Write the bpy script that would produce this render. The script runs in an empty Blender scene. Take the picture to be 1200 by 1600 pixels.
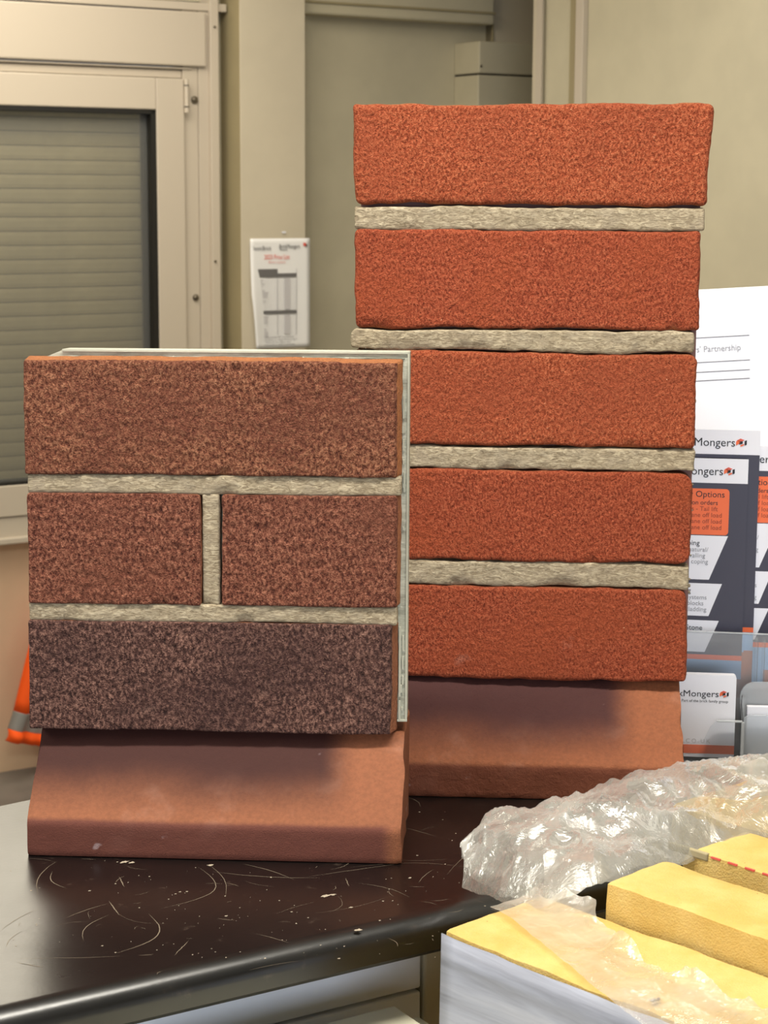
import bpy, bmesh, math, random
from math import sin, cos, tan, pi, radians
from mathutils import Vector, Matrix, noise

S = bpy.context.scene
COL = S.collection

# ------------------------------------------------------------------ camera
F, PITCH, ROLL, H = 2999.2, .1647, .0048, .3787      # focal length in pixels (1200x1600), metres above worktop
fw = Vector((0, cos(PITCH), -sin(PITCH))); rt = Vector((1, 0, 0)); up = rt.cross(fw)
RT = rt*cos(ROLL)+up*sin(ROLL); UP = -rt*sin(ROLL)+up*cos(ROLL)
cam = bpy.data.cameras.new('camera'); co = bpy.data.objects.new('camera', cam); COL.objects.link(co)
cam.sensor_fit = 'AUTO'; cam.sensor_width = 36; cam.lens = F/1600*36
cam.clip_start = .02; cam.clip_end = 50
co.matrix_world = Matrix(((RT.x, UP.x, -fw.x, 0), (RT.y, UP.y, -fw.y, 0), (RT.z, UP.z, -fw.z, H), (0, 0, 0, 1)))
cam.dof.use_dof = True; cam.dof.focus_distance = 1.13; cam.dof.aperture_fstop = 36
S.camera = co

# ------------------------------------------------------------------ world, lights, exposure
S.view_settings.view_transform = 'Standard'; S.view_settings.look = 'None'
S.view_settings.gamma = 1; S.view_settings.use_curve_mapping = False
S.view_settings.exposure = 0.0
w = bpy.data.worlds.new('world'); S.world = w; w.use_nodes = True
w.node_tree.nodes['Background'].inputs[0].default_value = (.55, .6, .7, 1)
w.node_tree.nodes['Background'].inputs[1].default_value = .3

A0 = radians(32)                                     # the room is turned 32 degrees to the lens
def rm(u, v, z=0): return Vector((u*cos(A0)-v*sin(A0), u*sin(A0)+v*cos(A0), z))
def area(name, u, v, z, sx, sy, power, col, look):
    l = bpy.data.lights.new(name, 'AREA'); l.shape = 'RECTANGLE'; l.size = sx; l.size_y = sy
    l.energy = power; l.color = col
    o = bpy.data.objects.new(name, l); COL.objects.link(o); o.location = rm(u, v, z)
    d = rm(*look)-o.location
    o.rotation_euler = d.to_track_quat('-Z', 'Y').to_euler()
    return o
area('ceiling_panel_behind', 1.43, 3.70, 1.27, 1.2, 1.2, 35, (1, .91, .74), (1.43, 3.70, 0))
area('fill_light_right', 2.35, 2.6, 1.27, .6, 1.2, 12, (1, .94, .82), (2.35, 2.6, 0))  # added fill, no known fixture; lifts the back wall beyond the post
area('fluorescent_batten_above', .30, .70, 1.27, 1.4, .11, 34, (1, .95, .84), (.30, .70, 0))
area('fill_light_left', -1.6, 1.2, 1.27, .6, 1.2, 44, (1, .94, .84), (-1.6, 1.2, 0))  # added fill, no known fixture; evens out the wall brightness
area('daylight_window', -.6, -1.9, .15, 1.6, 1.0, 42, (.80, .88, 1), (.5, 1.0, 0))

# ------------------------------------------------------------------ helpers
def ray(px, py): return (fw+RT*((px-600)/F)+UP*((800-py)/F))
CAM = Vector((0, 0, H))
def at_z(px, py, z=0.):
    d = ray(px, py); return CAM+d*((z-H)/d.z)
def at_d(px, py, D):
    d = ray(px, py); return CAM+d*(D/d.y)
def at_v(px, py, v):                                 # meets the upright plane at room depth v -> (u, z)
    d = ray(px, py); dv = -d.x*sin(A0)+d.y*cos(A0); p = CAM+d*(v/dv)
    return p.x*cos(A0)+p.y*sin(A0), p.z
def at_u(px, py, u):
    d = ray(px, py); du = d.x*cos(A0)+d.y*sin(A0); p = CAM+d*(u/du)
    return -p.x*sin(A0)+p.y*cos(A0), p.z

def link(name, me, mat, parent=None, smooth=False):
    o = bpy.data.objects.new(name, me); COL.objects.link(o)
    if mat:
        for m in (mat if isinstance(mat, (list, tuple)) else [mat]): me.materials.append(m)
    if parent: o.parent = parent
    if smooth:
        for p in me.polygons: p.use_smooth = True
    return o
def tag(o, label, cat, group=None):
    o['label'] = label; o['category'] = cat
    if group: o['group'] = group
    return o
def struct(o): o['kind'] = 'structure'; return o
def empty(name, loc, rz=0, rx=0, parent=None):
    o = bpy.data.objects.new(name, None); COL.objects.link(o); o.location = loc
    o.rotation_euler = (rx, 0, rz); o.empty_display_size = .05
    if parent: o.parent = parent
    return o
class MB:
    def __init__(s): s.bm = bmesh.new()
    def box(s, x0, x1, y0, y1, z0, z1, bev=0, seg=2, mi=0):
        r = bmesh.ops.create_cube(s.bm, size=1)
        for v in r['verts']:
            v.co = Vector(((x0+x1)/2+v.co.x*(x1-x0), (y0+y1)/2+v.co.y*(y1-y0), (z0+z1)/2+v.co.z*(z1-z0)))
        fs = {f for v in r['verts'] for f in v.link_faces}
        for f in fs: f.material_index = mi
        if bev:
            es = list({e for v in r['verts'] for e in v.link_edges})
            bmesh.ops.bevel(s.bm, geom=es, offset=bev, segments=seg, affect='EDGES', profile=.5, clamp_overlap=True)
        return s
    def cyl(s, c, r, h, axis='z', n=20, r2=None):
        q = bmesh.ops.create_cone(s.bm, cap_ends=True, segments=n, radius1=r, radius2=r if r2 is None else r2, depth=h)
        M = {'z': Matrix.Identity(4), 'y': Matrix.Rotation(pi/2, 4, 'X'), 'x': Matrix.Rotation(pi/2, 4, 'Y')}[axis]
        for v in q['verts']: v.co = M @ v.co+Vector(c)
        return s
    def sph(s, c, r, sc=(1, 1, 1)):
        q = bmesh.ops.create_uvsphere(s.bm, u_segments=14, v_segments=8, radius=r)
        for v in q['verts']: v.co = Vector((v.co.x*sc[0], v.co.y*sc[1], v.co.z*sc[2]))+Vector(c)
        return s
    def prism(s, pts, y0, y1, plane='xz'):
        def P(a, b, c): return Vector((a, c, b)) if plane == 'xz' else Vector((c, a, b))
        a = [s.bm.verts.new(P(x, z, y0)) for x, z in pts]; b = [s.bm.verts.new(P(x, z, y1)) for x, z in pts]
        n = len(pts); s.bm.faces.new(a); s.bm.faces.new(list(reversed(b)))
        for i in range(n): s.bm.faces.new((a[i], b[i], b[(i+1) % n], a[(i+1) % n]))
        bmesh.ops.recalc_face_normals(s.bm, faces=s.bm.faces[:])
        return s
    def build(s, name, mat, parent=None, smooth=False):
        bmesh.ops.recalc_face_normals(s.bm, faces=s.bm.faces[:])
        me = bpy.data.meshes.new(name); s.bm.to_mesh(me); s.bm.free()
        o = link(name, me, mat, parent, smooth)
        if smooth: me.set_sharp_from_angle(angle=radians(40))
        return o
def mesh_from(name, vs, fs, mat, parent=None, smooth=True):
    me = bpy.data.meshes.new(name); me.from_pydata([tuple(v) for v in vs], [], fs); me.update()
    return link(name, me, mat, parent, smooth)
def text(name, body, size, x, z, y, mat, parent, align='LEFT', bold=0, sx=1., spacing=1., ext=.00002):
    c = bpy.data.curves.new(name, 'FONT'); c.body = body; c.size = size; c.align_x = align
    c.offset = 0; c.extrude = ext; c.space_character = spacing; c.resolution_u = 3
    t = bpy.data.objects.new(name+'_src', c); COL.objects.link(t)
    bpy.context.view_layer.update()
    dg = bpy.context.evaluated_depsgraph_get()
    me = bpy.data.meshes.new_from_object(t.evaluated_get(dg)); me.name = name
    bpy.data.objects.remove(t); bpy.data.curves.remove(c)
    for v in me.vertices: v.co = Vector((x+v.co.x*sx, y-v.co.z, z+v.co.y))
    me.materials.clear()
    return link(name, me, mat, parent)

# ------------------------------------------------------------------ materials
def lin(c):
    return tuple((x/255/12.92 if x <= 10 else ((x/255+.055)/1.055)**2.4) for x in c)+(1,)
class NT:
    def __init__(s, name):
        s.m = bpy.data.materials.new(name); s.m.use_nodes = True; s.t = s.m.node_tree
        s.b = s.t.nodes['Principled BSDF']; s.out = s.t.nodes['Material Output']
    def n(s, typ, **k):
        q = s.t.nodes.new(typ)
        for a, b in k.items(): setattr(q, a, b)
        return q
    def l(s, a, b): s.t.links.new(a, b)
    def coord(s, sc=(1, 1, 1), rot=(0, 0, 0)):
        c = s.n('ShaderNodeTexCoord'); m = s.n('ShaderNodeMapping')
        m.inputs['Scale'].default_value = sc; m.inputs['Rotation'].default_value = rot
        s.l(c.outputs['Object'], m.inputs[0]); return m.outputs[0]
    def noise(s, v, scale, detail=4, rough=.6, dist=0):
        q = s.n('ShaderNodeTexNoise'); q.inputs['Scale'].default_value = scale; q.inputs['Detail'].default_value = detail
        q.inputs['Roughness'].default_value = rough; q.inputs['Distortion'].default_value = dist
        s.l(v, q.inputs['Vector']); return q.outputs['Fac']
    def voro(s, v, scale, feat='F1'):
        q = s.n('ShaderNodeTexVoronoi', feature=feat); q.inputs['Scale'].default_value = scale
        s.l(v, q.inputs['Vector']); return q.outputs['Distance']
    def ramp(s, f, stops):
        q = s.n('ShaderNodeValToRGB'); e = q.color_ramp.elements
        while len(e) < len(stops): e.new(.5)
        for i, (p, c) in enumerate(stops):
            e[i].position = p; e[i].color = c if len(c) == 4 else tuple(c)+(1,)
        s.l(f, q.inputs[0]); return q.outputs['Color']
    def mix(s, f, a, b, mode='MIX'):
        q = s.n('ShaderNodeMix', data_type='RGBA', blend_type=mode)
        for sock, val in ((q.inputs['Factor'], f), (q.inputs['A'], a), (q.inputs['B'], b)):
            if hasattr(val, 'links') or hasattr(val, 'is_linked'): s.l(val, sock)
            else: sock.default_value = val
        return q.outputs['Result']
    def math(s, op, a, b=0., c=None):
        q = s.n('ShaderNodeMath', operation=op)
        for i, v in enumerate((a, b) if c is None else (a, b, c)):
            if isinstance(v, (int, float)): q.inputs[i].default_value = v
            else: s.l(v, q.inputs[i])
        return q.outputs[0]
    def mr(s, v, a, b, c=0., d=1., smooth=True):
        q = s.n('ShaderNodeMapRange', interpolation_type='SMOOTHSTEP' if smooth else 'LINEAR')
        for i, x in enumerate((v, a, b, c, d)):
            if isinstance(x, (int, float)): q.inputs[i].default_value = x
            else: s.l(x, q.inputs[i])
        return q.outputs[0]
    def xyz(s):
        c = s.n('ShaderNodeTexCoord'); q = s.n('ShaderNodeSeparateXYZ'); s.l(c.outputs['Object'], q.inputs[0]); return q.outputs
    def bump(s, h, strength=.5, dist=.001, prev=None):
        q = s.n('ShaderNodeBump'); q.inputs['Strength'].default_value = strength; q.inputs['Distance'].default_value = dist
        s.l(h, q.inputs['Height'])
        if prev: s.l(prev, q.inputs['Normal'])
        return q.outputs[0]
    def col(s, c):
        if isinstance(c, tuple): s.b.inputs['Base Color'].default_value = c
        else: s.l(c, s.b.inputs['Base Color'])
    def rough(s, r):
        if isinstance(r, (int, float)): s.b.inputs['Roughness'].default_value = r
        else: s.l(r, s.b.inputs['Roughness'])
    def nrm(s, n): s.l(n, s.b.inputs['Normal'])
def plain(name, rgb, rough=.5, metal=0, bump=0, bscale=800, var=.0, spec=.5):
    t = NT(name); t.rough(rough); t.b.inputs['Metallic'].default_value = metal
    t.b.inputs['Specular IOR Level'].default_value = spec
    v = t.coord(); n = t.noise(v, 6, 3)
    c = lin(rgb)
    if var: c = t.mix(t.mr(n, .3, .7), lin([x*(1-var) for x in rgb]), lin([min(255, x*(1+var)) for x in rgb]))
    t.col(c)
    if bump: t.nrm(t.bump(t.noise(v, bscale, 3), bump, .0005))
    return t.m

def brick_mat(name, dark, mid, light, side, scale, blotch, fleck=.0, coarse=1.0, flat=False):
    """clay face: grain, pits, pale flecks; the cut clay body behind the face skin is plainer"""
    t = NT(name); t.rough(.88); t.b.inputs['Specular IOR Level'].default_value = .25
    v = t.coord(); vs = t.coord((1.25, 1.25, .8), (0, .35, 0))
    g1 = t.noise(vs, scale, 4, .62, .0); g2 = t.noise(v, scale*2.6, 2, .5); g3 = t.voro(vs, scale*.9)
    hgt = t.math('ADD', t.math('MULTIPLY', g1, 1.0), t.math('MULTIPLY', g2, .35))
    hgt = t.math('ADD', hgt, t.math('MULTIPLY', g3, -.18))
    c = t.ramp(t.mr(hgt, .30, .86), [(0, lin(dark)), (.42, lin(mid)), (1, lin(light))])
    gr = t.math('MULTIPLY', t.mr(t.noise(vs, scale*1.35, 2, .5), .60, .70), .55); c = t.mix(gr, c, lin(light))
    pt = t.math('MULTIPLY', t.mr(t.noise(vs, scale*.8, 2, .5), .36, .28), .7); c = t.mix(pt, c, lin(dark))
    big = t.noise(v, 14, 4, .6); c = t.mix(t.math('MULTIPLY', t.mr(big, .42, .66), .55), c, lin(blotch))
    sp = t.voro(v, 210); m = t.math('MULTIPLY', t.mr(sp, .10, .05), t.mr(t.noise(v, 95, 1), .60, .66))
    c = t.mix(t.math('MULTIPLY', m, .85), c, lin((226, 178, 142)))
    if fleck:
        f = t.math('MULTIPLY', t.mr(t.noise(v, 23, 5, .7), .64, .74), fleck); c = t.mix(f, c, lin((190, 160, 145)))
    y = t.xyz()[1]; sd = t.mr(t.math('ADD', y, t.math('MULTIPLY', t.math('SUBTRACT', t.noise(v, 160, 3), .5), .004)), .0012, .0028)
    c = t.mix(sd, c, t.mix(t.noise(v, 260, 4), lin([k*.8 for k in side]), lin([min(255, k*1.12) for k in side])))
    t.col(c)
    t.nrm(t.bump(hgt, 1.0, .0042*coarse))
    return t.m
M = {}
M['brick_red'] = brick_mat('soft_red_clay', (112, 44, 22), (158, 74, 44), (196, 112, 76), (170, 100, 64), 560, (150, 72, 46), .12, .75)
M['brick_red_b'] = brick_mat('soft_red_clay_deeper', (106, 40, 22), (152, 68, 42), (188, 102, 70), (162, 92, 60), 600, (160, 76, 44), .15, .7)
M['brick_brown'] = brick_mat('rustic_brown_clay', (70, 32, 22), (126, 74, 54), (178, 124, 94), (196, 126, 80), 440, (112, 62, 48), .14, 1.2)
M['brick_brown_b'] = brick_mat('rustic_brown_clay_redder', (66, 28, 22), (120, 68, 52), (174, 116, 92), (188, 120, 82), 460, (128, 76, 58), .05, 1.2)
M['brick_purple'] = brick_mat('rustic_dark_clay', (44, 26, 24), (88, 58, 52), (158, 118, 104), (170, 108, 76), 440, (72, 48, 46), .06, 1.15)

def mortar_mat():
    t = NT('fibrous_pale_mortar'); t.rough(.95); t.b.inputs['Specular IOR Level'].default_value = .15
    v = t.coord((.45, 1, 1.5), (0, .3, 0)); v0 = t.coord()
    a = t.noise(v, 420, 6, .7, 1.2); b = t.noise(v0, 60, 4)
    c = t.ramp(t.mr(a, .3, .7), [(0, lin((120, 106, 86))), (.5, lin((160, 146, 122))), (1, lin((194, 180, 154)))])
    c = t.mix(t.math('MULTIPLY', t.mr(b, .45, .7), .5), c, lin((150, 138, 120)))
    t.col(c); t.nrm(t.bump(a, .9, .0012)); return t.m
M['mortar'] = mortar_mat()

def plinth_mat(name, base, flash, low, rough_face, L):
    """kiln-flashed clay: orange body with a purple-brown flash on the upper slope and the upright"""
    t = NT(name); t.rough(.75); t.b.inputs['Specular IOR Level'].default_value = .22
    v = t.coord(); x, y, z = t.xyz()
    n = t.noise(v, 18, 4, .6); nn = t.math('MULTIPLY', t.math('SUBTRACT', n, .5), .012)
    zz = t.math('ADD', z, nn)
    endfade = t.mr(t.math('ADD', x, nn), L-.022, L-.048)       # the flash stops short of the right end
    top = t.math('MULTIPLY', t.mr(zz, .021, .050), endfade)
    lowf = t.math('MULTIPLY', t.mr(t.math('ADD', z, t.math('MULTIPLY', nn, .25)), .0235, .0205), t.mr(x, L-.002, L-.012))
    g = t.noise(v, 420, 4)
    c = t.mix(t.mr(g, .25, .75), lin([k*.94 for k in base]), lin([min(255, k*1.05) for k in base]))
    c = t.mix(t.math('MULTIPLY', t.mr(t.noise(v, 30, 4), .55, .75), .3), c, lin((176, 130, 110)))
    c = t.mix(t.math('MULTIPLY', top, .96), c, lin(flash)); c = t.mix(t.math('MULTIPLY', lowf, .8), c, lin(low))
    w_ = t.math('MULTIPLY', t.mr(t.noise(v, 40, 3), .70, .76), .55); c = t.mix(w_, c, lin((170, 150, 150)))
    t.col(c)
    h = t.math('ADD', t.math('MULTIPLY', t.noise(v, 260, 5, .6, .5), rough_face), t.math('MULTIPLY', t.noise(v, 1200, 3), .35))
    t.nrm(t.bump(h, .7, .0012)); return t.m
M['plinth_smooth'] = plinth_mat('flashed_clay_smooth', (132, 82, 57), (56, 30, 28), (88, 48, 44), .35, .215)
M['plinth_rough'] = plinth_mat('flashed_clay_coarse', (138, 84, 57), (66, 38, 38), (102, 56, 42), 1.0, .215)

def counter_mat():
    t = NT('black_laminate'); v = t.coord()
    n = t.noise(v, 9, 5, .65); f = t.noise(v, 300, 3)
    c = t.mix(t.mr(n, .45, .75), lin((7, 6, 6)), lin((17, 14, 12)))
    c = t.mix(t.math('MULTIPLY', t.mr(t.noise(v, 70, 4, .7), .62, .78), .35), c, lin((88, 76, 66)))
    t.col(c); t.rough(t.mr(n, .3, .8, .27, .33)); t.b.inputs['Specular IOR Level'].default_value = .9
    t.nrm(t.bump(f, .2, .0002)); return t.m
M['counter'] = counter_mat()
M['scratch'] = plain('scratched_laminate', (120, 108, 92), .6)
M['chip'] = plain('plaster_smear', (160, 148, 130), .9)
M['wall'] = plain('painted_wall_board', (192, 184, 160), .7, bump=.1, bscale=200, var=.02)
M['wall_dark'] = plain('return_and_shadow_tone', (156, 144, 112), .7, var=.02)  # duller wall tone; on the partition strip it paints a shadow
M['wall_low'] = plain('painted_wall_dado', (218, 190, 160), .7, bump=.1, bscale=200, var=.02)
M['pilaster'] = plain('pale_trunking', (198, 188, 168), .6, var=.015)
M['upvc'] = plain('white_window_plastic', (194, 183, 168), .35)
M['gasket'] = plain('black_rubber', (18, 16, 14), .5)
M['slat'] = plain('grey_shutter_aluminium', (205, 200, 178), .5, var=.05)
M['steel'] = plain('screw_steel', (120, 112, 100), .35, metal=.9)
M['dark'] = plain('dark_hole', (30, 25, 20), .8)
M['cabinet'] = plain('white_panel', (236, 240, 248), .35)
M['floor'] = plain('grey_vinyl', (110, 105, 100), .5, var=.08)
M['ceiling'] = plain('white_ceiling', (225, 220, 205), .9)
M['paper'] = plain('white_paper', (238, 238, 240), .7)
M['card'] = plain('white_card', (236, 236, 244), .45)
M['ink'] = plain('black_ink', (30, 30, 36), .6)
M['ink_navy'] = plain('navy_print', (50, 48, 66), .45)
M['ink_grey'] = plain('grey_ink', (150, 150, 155), .6)
M['ink_mid'] = plain('mid_grey_ink', (105, 103, 104), .7)
M['ink_light'] = plain('light_grey_ink', (196, 194, 198), .7)
M['ink_red'] = plain('red_ink', (226, 96, 80), .6)
M['ink_pink'] = plain('pink_ink', (224, 150, 146), .6)
M['orange'] = plain('orange_print', (238, 108, 56), .5)
M['photo_blue'] = plain('sky_blue_print', (150, 184, 222), .5)
M['ink_rust'] = plain('rust_ink', (150, 60, 34), .6)
M['photo_brick'] = plain('brick_print', (176, 110, 84), .5, var=.2)
M['hivis'] = plain('orange_hi_vis_cloth', (255, 92, 10), .8, bump=.3, bscale=900)
M['reflect'] = plain('silver_tape', (138, 136, 134), .5)
M['cream_paper'] = plain('off_white_paper_edges', (214, 210, 188), .8, bump=.4, bscale=600)

def foam_mat():
    t = NT('yellow_foam'); t.rough(.9); v = t.coord()
    n = t.noise(v, 30, 4); f = t.voro(v, 900)
    c = t.mix(t.mr(n, .3, .7), lin((192, 160, 86)), lin((206, 178, 110)))
    sp = t.math('MULTIPLY', t.mr(t.voro(v, 160), .08, .04), t.mr(t.noise(v, 50, 1), .58, .62))
    c = t.mix(sp, c, lin((120, 90, 50))); t.col(c)
    t.nrm(t.bump(t.math('ADD', f, t.noise(v, 500, 3)), .4, .0006))
    t.b.inputs['Subsurface Weight'].default_value = .15; t.b.inputs['Subsurface Radius'].default_value = (.01, .006, .002)
    t.b.inputs['Subsurface Scale'].default_value = .5
    return t.m
M['foam'] = foam_mat()
def liner_mat():
    t = NT('streaky_grey_liner'); t.rough(.4); v = t.coord((1, .25, 3.4), (.55, 0, 0))
    c = t.ramp(t.noise(v, 14, 5, .65, .3), [(.3, lin((112, 114, 122))), (.5, lin((152, 156, 170))), (.7, lin((180, 182, 192)))])
    t.col(c); t.nrm(t.bump(t.noise(v, 14, 4), .5, .002)); return t.m
M['liner'] = liner_mat()
def film_mat(name, haze, tint, rough, fs=.38):
    t = NT(name); t.t.nodes.remove(t.b); v = t.coord()
    tr = t.n('ShaderNodeBsdfTransparent'); tr.inputs[0].default_value = (.97, .97, .96, 1)
    di = t.n('ShaderNodeBsdfDiffuse'); di.inputs[0].default_value = tint
    tl = t.n('ShaderNodeBsdfTranslucent'); tl.inputs[0].default_value = tint
    gl = t.n('ShaderNodeBsdfGlossy'); gl.inputs[0].default_value = (1, 1, 1, 1); gl.inputs['Roughness'].default_value = rough
    bp = t.bump(t.noise(v, 70, 4, .6, 1.0), .5, .004)
    t.l(bp, gl.inputs['Normal'])
    fr = t.n('ShaderNodeFresnel'); fr.inputs['IOR'].default_value = 1.6; t.l(bp, fr.inputs['Normal'])
    m0 = t.n('ShaderNodeMixShader'); m0.inputs[0].default_value = .5; t.l(di.outputs[0], m0.inputs[1]); t.l(tl.outputs[0], m0.inputs[2])
    m1 = t.n('ShaderNodeMixShader'); t.l(t.mr(t.noise(v, 25, 4), .3, .75, haze*.6, haze*1.5), m1.inputs[0])
    t.l(tr.outputs[0], m1.inputs[1]); t.l(m0.outputs[0], m1.inputs[2])
    m2 = t.n('ShaderNodeMixShader'); t.l(t.math('ADD', t.math('MULTIPLY', fr.outputs[0], fs), .04), m2.inputs[0])
    t.l(m1.outputs[0], m2.inputs[1]); t.l(gl.outputs[0], m2.inputs[2])
    t.l(m2.outputs[0], t.out.inputs[0]); return t.m
M['film'] = film_mat('crinkled_clear_film', .40, (.90, .90, .86, 1), .09)
M['film_thin'] = film_mat('thin_clear_film', .34, (.92, .90, .84, 1), .15, .16)
def clear_mat(name, rough, edge, haze=.04):
    t = NT(name); t.t.nodes.remove(t.b)
    tr = t.n('ShaderNodeBsdfTransparent'); tr.inputs[0].default_value = edge
    gl = t.n('ShaderNodeBsdfGlossy'); gl.inputs['Roughness'].default_value = rough
    di = t.n('ShaderNodeBsdfDiffuse'); di.inputs[0].default_value = (.8, .82, .84, 1)
    fr = t.n('ShaderNodeFresnel'); fr.inputs['IOR'].default_value = 1.3
    a = t.n('ShaderNodeMixShader'); a.inputs[0].default_value = haze; t.l(tr.outputs[0], a.inputs[1]); t.l(di.outputs[0], a.inputs[2])
    m = t.n('ShaderNodeMixShader'); t.l(fr.outputs[0], m.inputs[0]); t.l(a.outputs[0], m.inputs[1]); t.l(gl.outputs[0], m.inputs[2])
    t.l(m.outputs[0], t.out.inputs[0]); return t.m
M['acrylic'] = clear_mat('clear_acrylic', .05, (.95, .96, .97, 1), .04)
M['acrylic_glint'] = clear_mat('acrylic_edge_glint', .08, (.9, .92, .94, 1), .45)  # pale mix imitating the bright highlights along acrylic edges
M['acrylic_hazy'] = clear_mat('hazy_acrylic', .08, (.95, .96, .97, 1), .16)  # lighter, hazier mix for the rack front
M['glass'] = clear_mat('window_glass', .03, (.87, .85, .79, 1), .09)
M['acrylic_glare'] = clear_mat('glare_tinted_acrylic', .03, (.9, .93, .97, 1), .35)  # glare put into the acrylic as pale diffuse haze

# ------------------------------------------------------------------ room shell (turned 32 degrees)
VW = 4.57; ZF = -1.1; ZC = 1.3; UR = 3.0
def rroom(name, m, *boxes, bev=0):
    b = MB()
    for q in boxes: b.box(*q, bev=bev)
    o = b.build(name, m); o.rotation_euler = (0, 0, A0); return struct(o)
UL, VB, UR2 = -3.6, -2.6, 4.0
u_win_r, _ = at_v(344, 300, VW)                       # right edge of the window frame
z_sill = at_v(0, 838, VW)[1]; u0 = UL
rroom('floor', M['floor'], (UL, UR2, VB, VW+.1, ZF-.05, ZF))
rroom('ceiling', M['ceiling'], (UL, UR2, VB, VW+.1, ZC, ZC+.05))
win_l = at_v(0, 300, VW)[0]-1.0
z_wt = at_v(200, -4, VW)[1]
rroom('wall_back', M['wall'], (u_win_r-.01, UR2, VW, VW+.1, ZF, ZC), (UL, win_l, VW, VW+.1, ZF, ZC),
      (win_l, u_win_r-.01, VW, VW+.1, z_wt, ZC))
rroom('wall_back_lower', M['wall_low'], (win_l, u_win_r-.01, VW, VW+.1, ZF, z_sill))
bpy.data.objects['wall_back_lower'].name = 'trim_1'
rroom('wall_left', M['wall'], (UL-.1, UL, VB, VW+.1, ZF, ZC))
rroom('wall_front', M['wall'], (UL, UR2, VB-.1, VB, ZF, ZC))
rroom('wall_far_right', M['wall'], (UR2, UR2+.1, VB, VW+.1, ZF, ZC))
bpy.data.objects['wall_far_right'].name = 'wall_side'
# partition on the right with its end post, cover strips and a painted shadow strip
v_end = at_u(838, 80, UR)[0]; va = at_u(849.5, 80, UR)[0]; vb = at_u(893, 80, UR)[0]; vc = at_u(906, 80, UR)[0]; vd = at_u(918, 80, UR)[0]
rroom('wall_right', M['wall'], (UR, UR+.08, VB, va, ZF, ZC))
rroom('trim_2', M['pilaster'], (UR-.012, UR+.09, va, v_end, ZF, ZC), bev=.002)
rroom('trim_3', M['upvc'], (UR-.016, UR, vd, vc, ZF, ZC), bev=.002)
rroom('painted_shadow_strip', M['wall_dark'], (UR-.006, UR, vc, vb, ZF, ZC))  # dark strip standing in for the shadow beside the white strip
rroom('trim_5', M['upvc'], (UR-.016, UR-.012, va-.012, va+.012, ZF, ZC))
# pilaster / boxed post that carries the price list: left return then pale face
PD = .105
uf0 = at_v(375.5, 300, VW-PD)[0]; uf1 = at_v(476, 300, VW-PD)[0]
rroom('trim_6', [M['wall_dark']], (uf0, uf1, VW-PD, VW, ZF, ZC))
rroom('trim_7', M['pilaster'], (uf0, uf1, VW-PD-.004, VW-PD, ZF, ZC), bev=.0015)

def rthing(name, u, v, z, label, cat, group=None):
    o = empty(name, rm(u, v, z), A0); return tag(o, label, cat, group)

# ------------------------------------------------------------------ window_1 with roller shutter
wv = VW-.02
W1 = struct(empty('window_1', rm(u_win_r, VW, z_sill), A0))
def wx(px, py=300, off=.02): return at_v(px, py, VW-off)[0]-u_win_r
def wz(px, py, off=.02): return at_v(px, py, VW-off)[1]-z_sill
XL = win_l-u_win_r
MB().box(-.07, 0, 0, .02, -.0, .9).build('frame_backing', M['wall'], W1)
sash_r = wx(290, 300, .05); gl_r = wx(245, 300, .045); sub_r = wx(312, 300, .04); out_l = wx(331, 300, .04)
z_top = wz(300, 5); z_cov0 = wz(300, 105); z_cov1 = wz(300, 20); z_sash = wz(280, 124); z_gl = wz(240, 172); z_glb = wz(0, 757); z_sb = wz(0, 806)
fr = MB(); fr.box(wx(331, 300, .055), wx(344, 300, .055), -.055, .02, 0, z_top+.1, .002)   # raised outer strip
fr.box(sub_r, out_l-.0015, -.040, .02, 0, z_top, .0015)
fr.box(sash_r+.0015, sub_r-.001, -.038, .02, 0, z_top, .0015)
fr.box(XL, sash_r, -.034, .02, z_sash+.002, z_sash+.022, .002)
fr.box(XL, sub_r-.02, -.044, .02, z_sash+.024, z_cov0-.003, .003)
fr.box(XL, 0, -.046, .02, z_cov1+.004, z_top, .002)
fr.box(XL, sash_r+.02, -.045, .02, 0, z_sb-.002, .003)
fr.box(XL, sash_r+.02, -.060, .02, -.012, .004, .003)
fr.build('window_frame', M['upvc'], W1)
MB().box(XL, wx(316), -.052, -.01, z_cov0, z_cov1, .004).build('shutter_box_cover', M['upvc'], W1)
sa = MB(); sa.box(gl_r, sash_r, -.050, .0, z_sb, z_sash, .003).box(XL, gl_r, -.050, .0, z_gl, z_sash, .003).box(XL, gl_r, -.050, .0, z_sb, z_glb, .003)
sa.build('sash', M['upvc'], W1)
gk = MB(); gw = wx(245)-wx(237)
gk.box(gl_r-gw, gl_r, -.047, .02, z_glb, z_gl).box(XL, gl_r, -.047, .02, z_gl-gw*.75, z_gl).box(XL, gl_r, -.047, .02, z_glb, z_glb+.006)
gk.build('gasket', M['gasket'], W1)
MB().box(XL, gl_r-gw*.5, -.022, -.016, z_glb, z_gl).build('pane', M['glass'], W1)
# shutter slats behind the glass
pitch = (wz(0, 647)-wz(0, 735))/4
slp = MB(); slp.prism([(-.001, .0), (.003, .001), (.0055, pitch*.28), (.0055, pitch*.70), (.0035, pitch*.94), (-.001, pitch*.97)], 0, gl_r-XL-.004, plane='yz')
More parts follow.
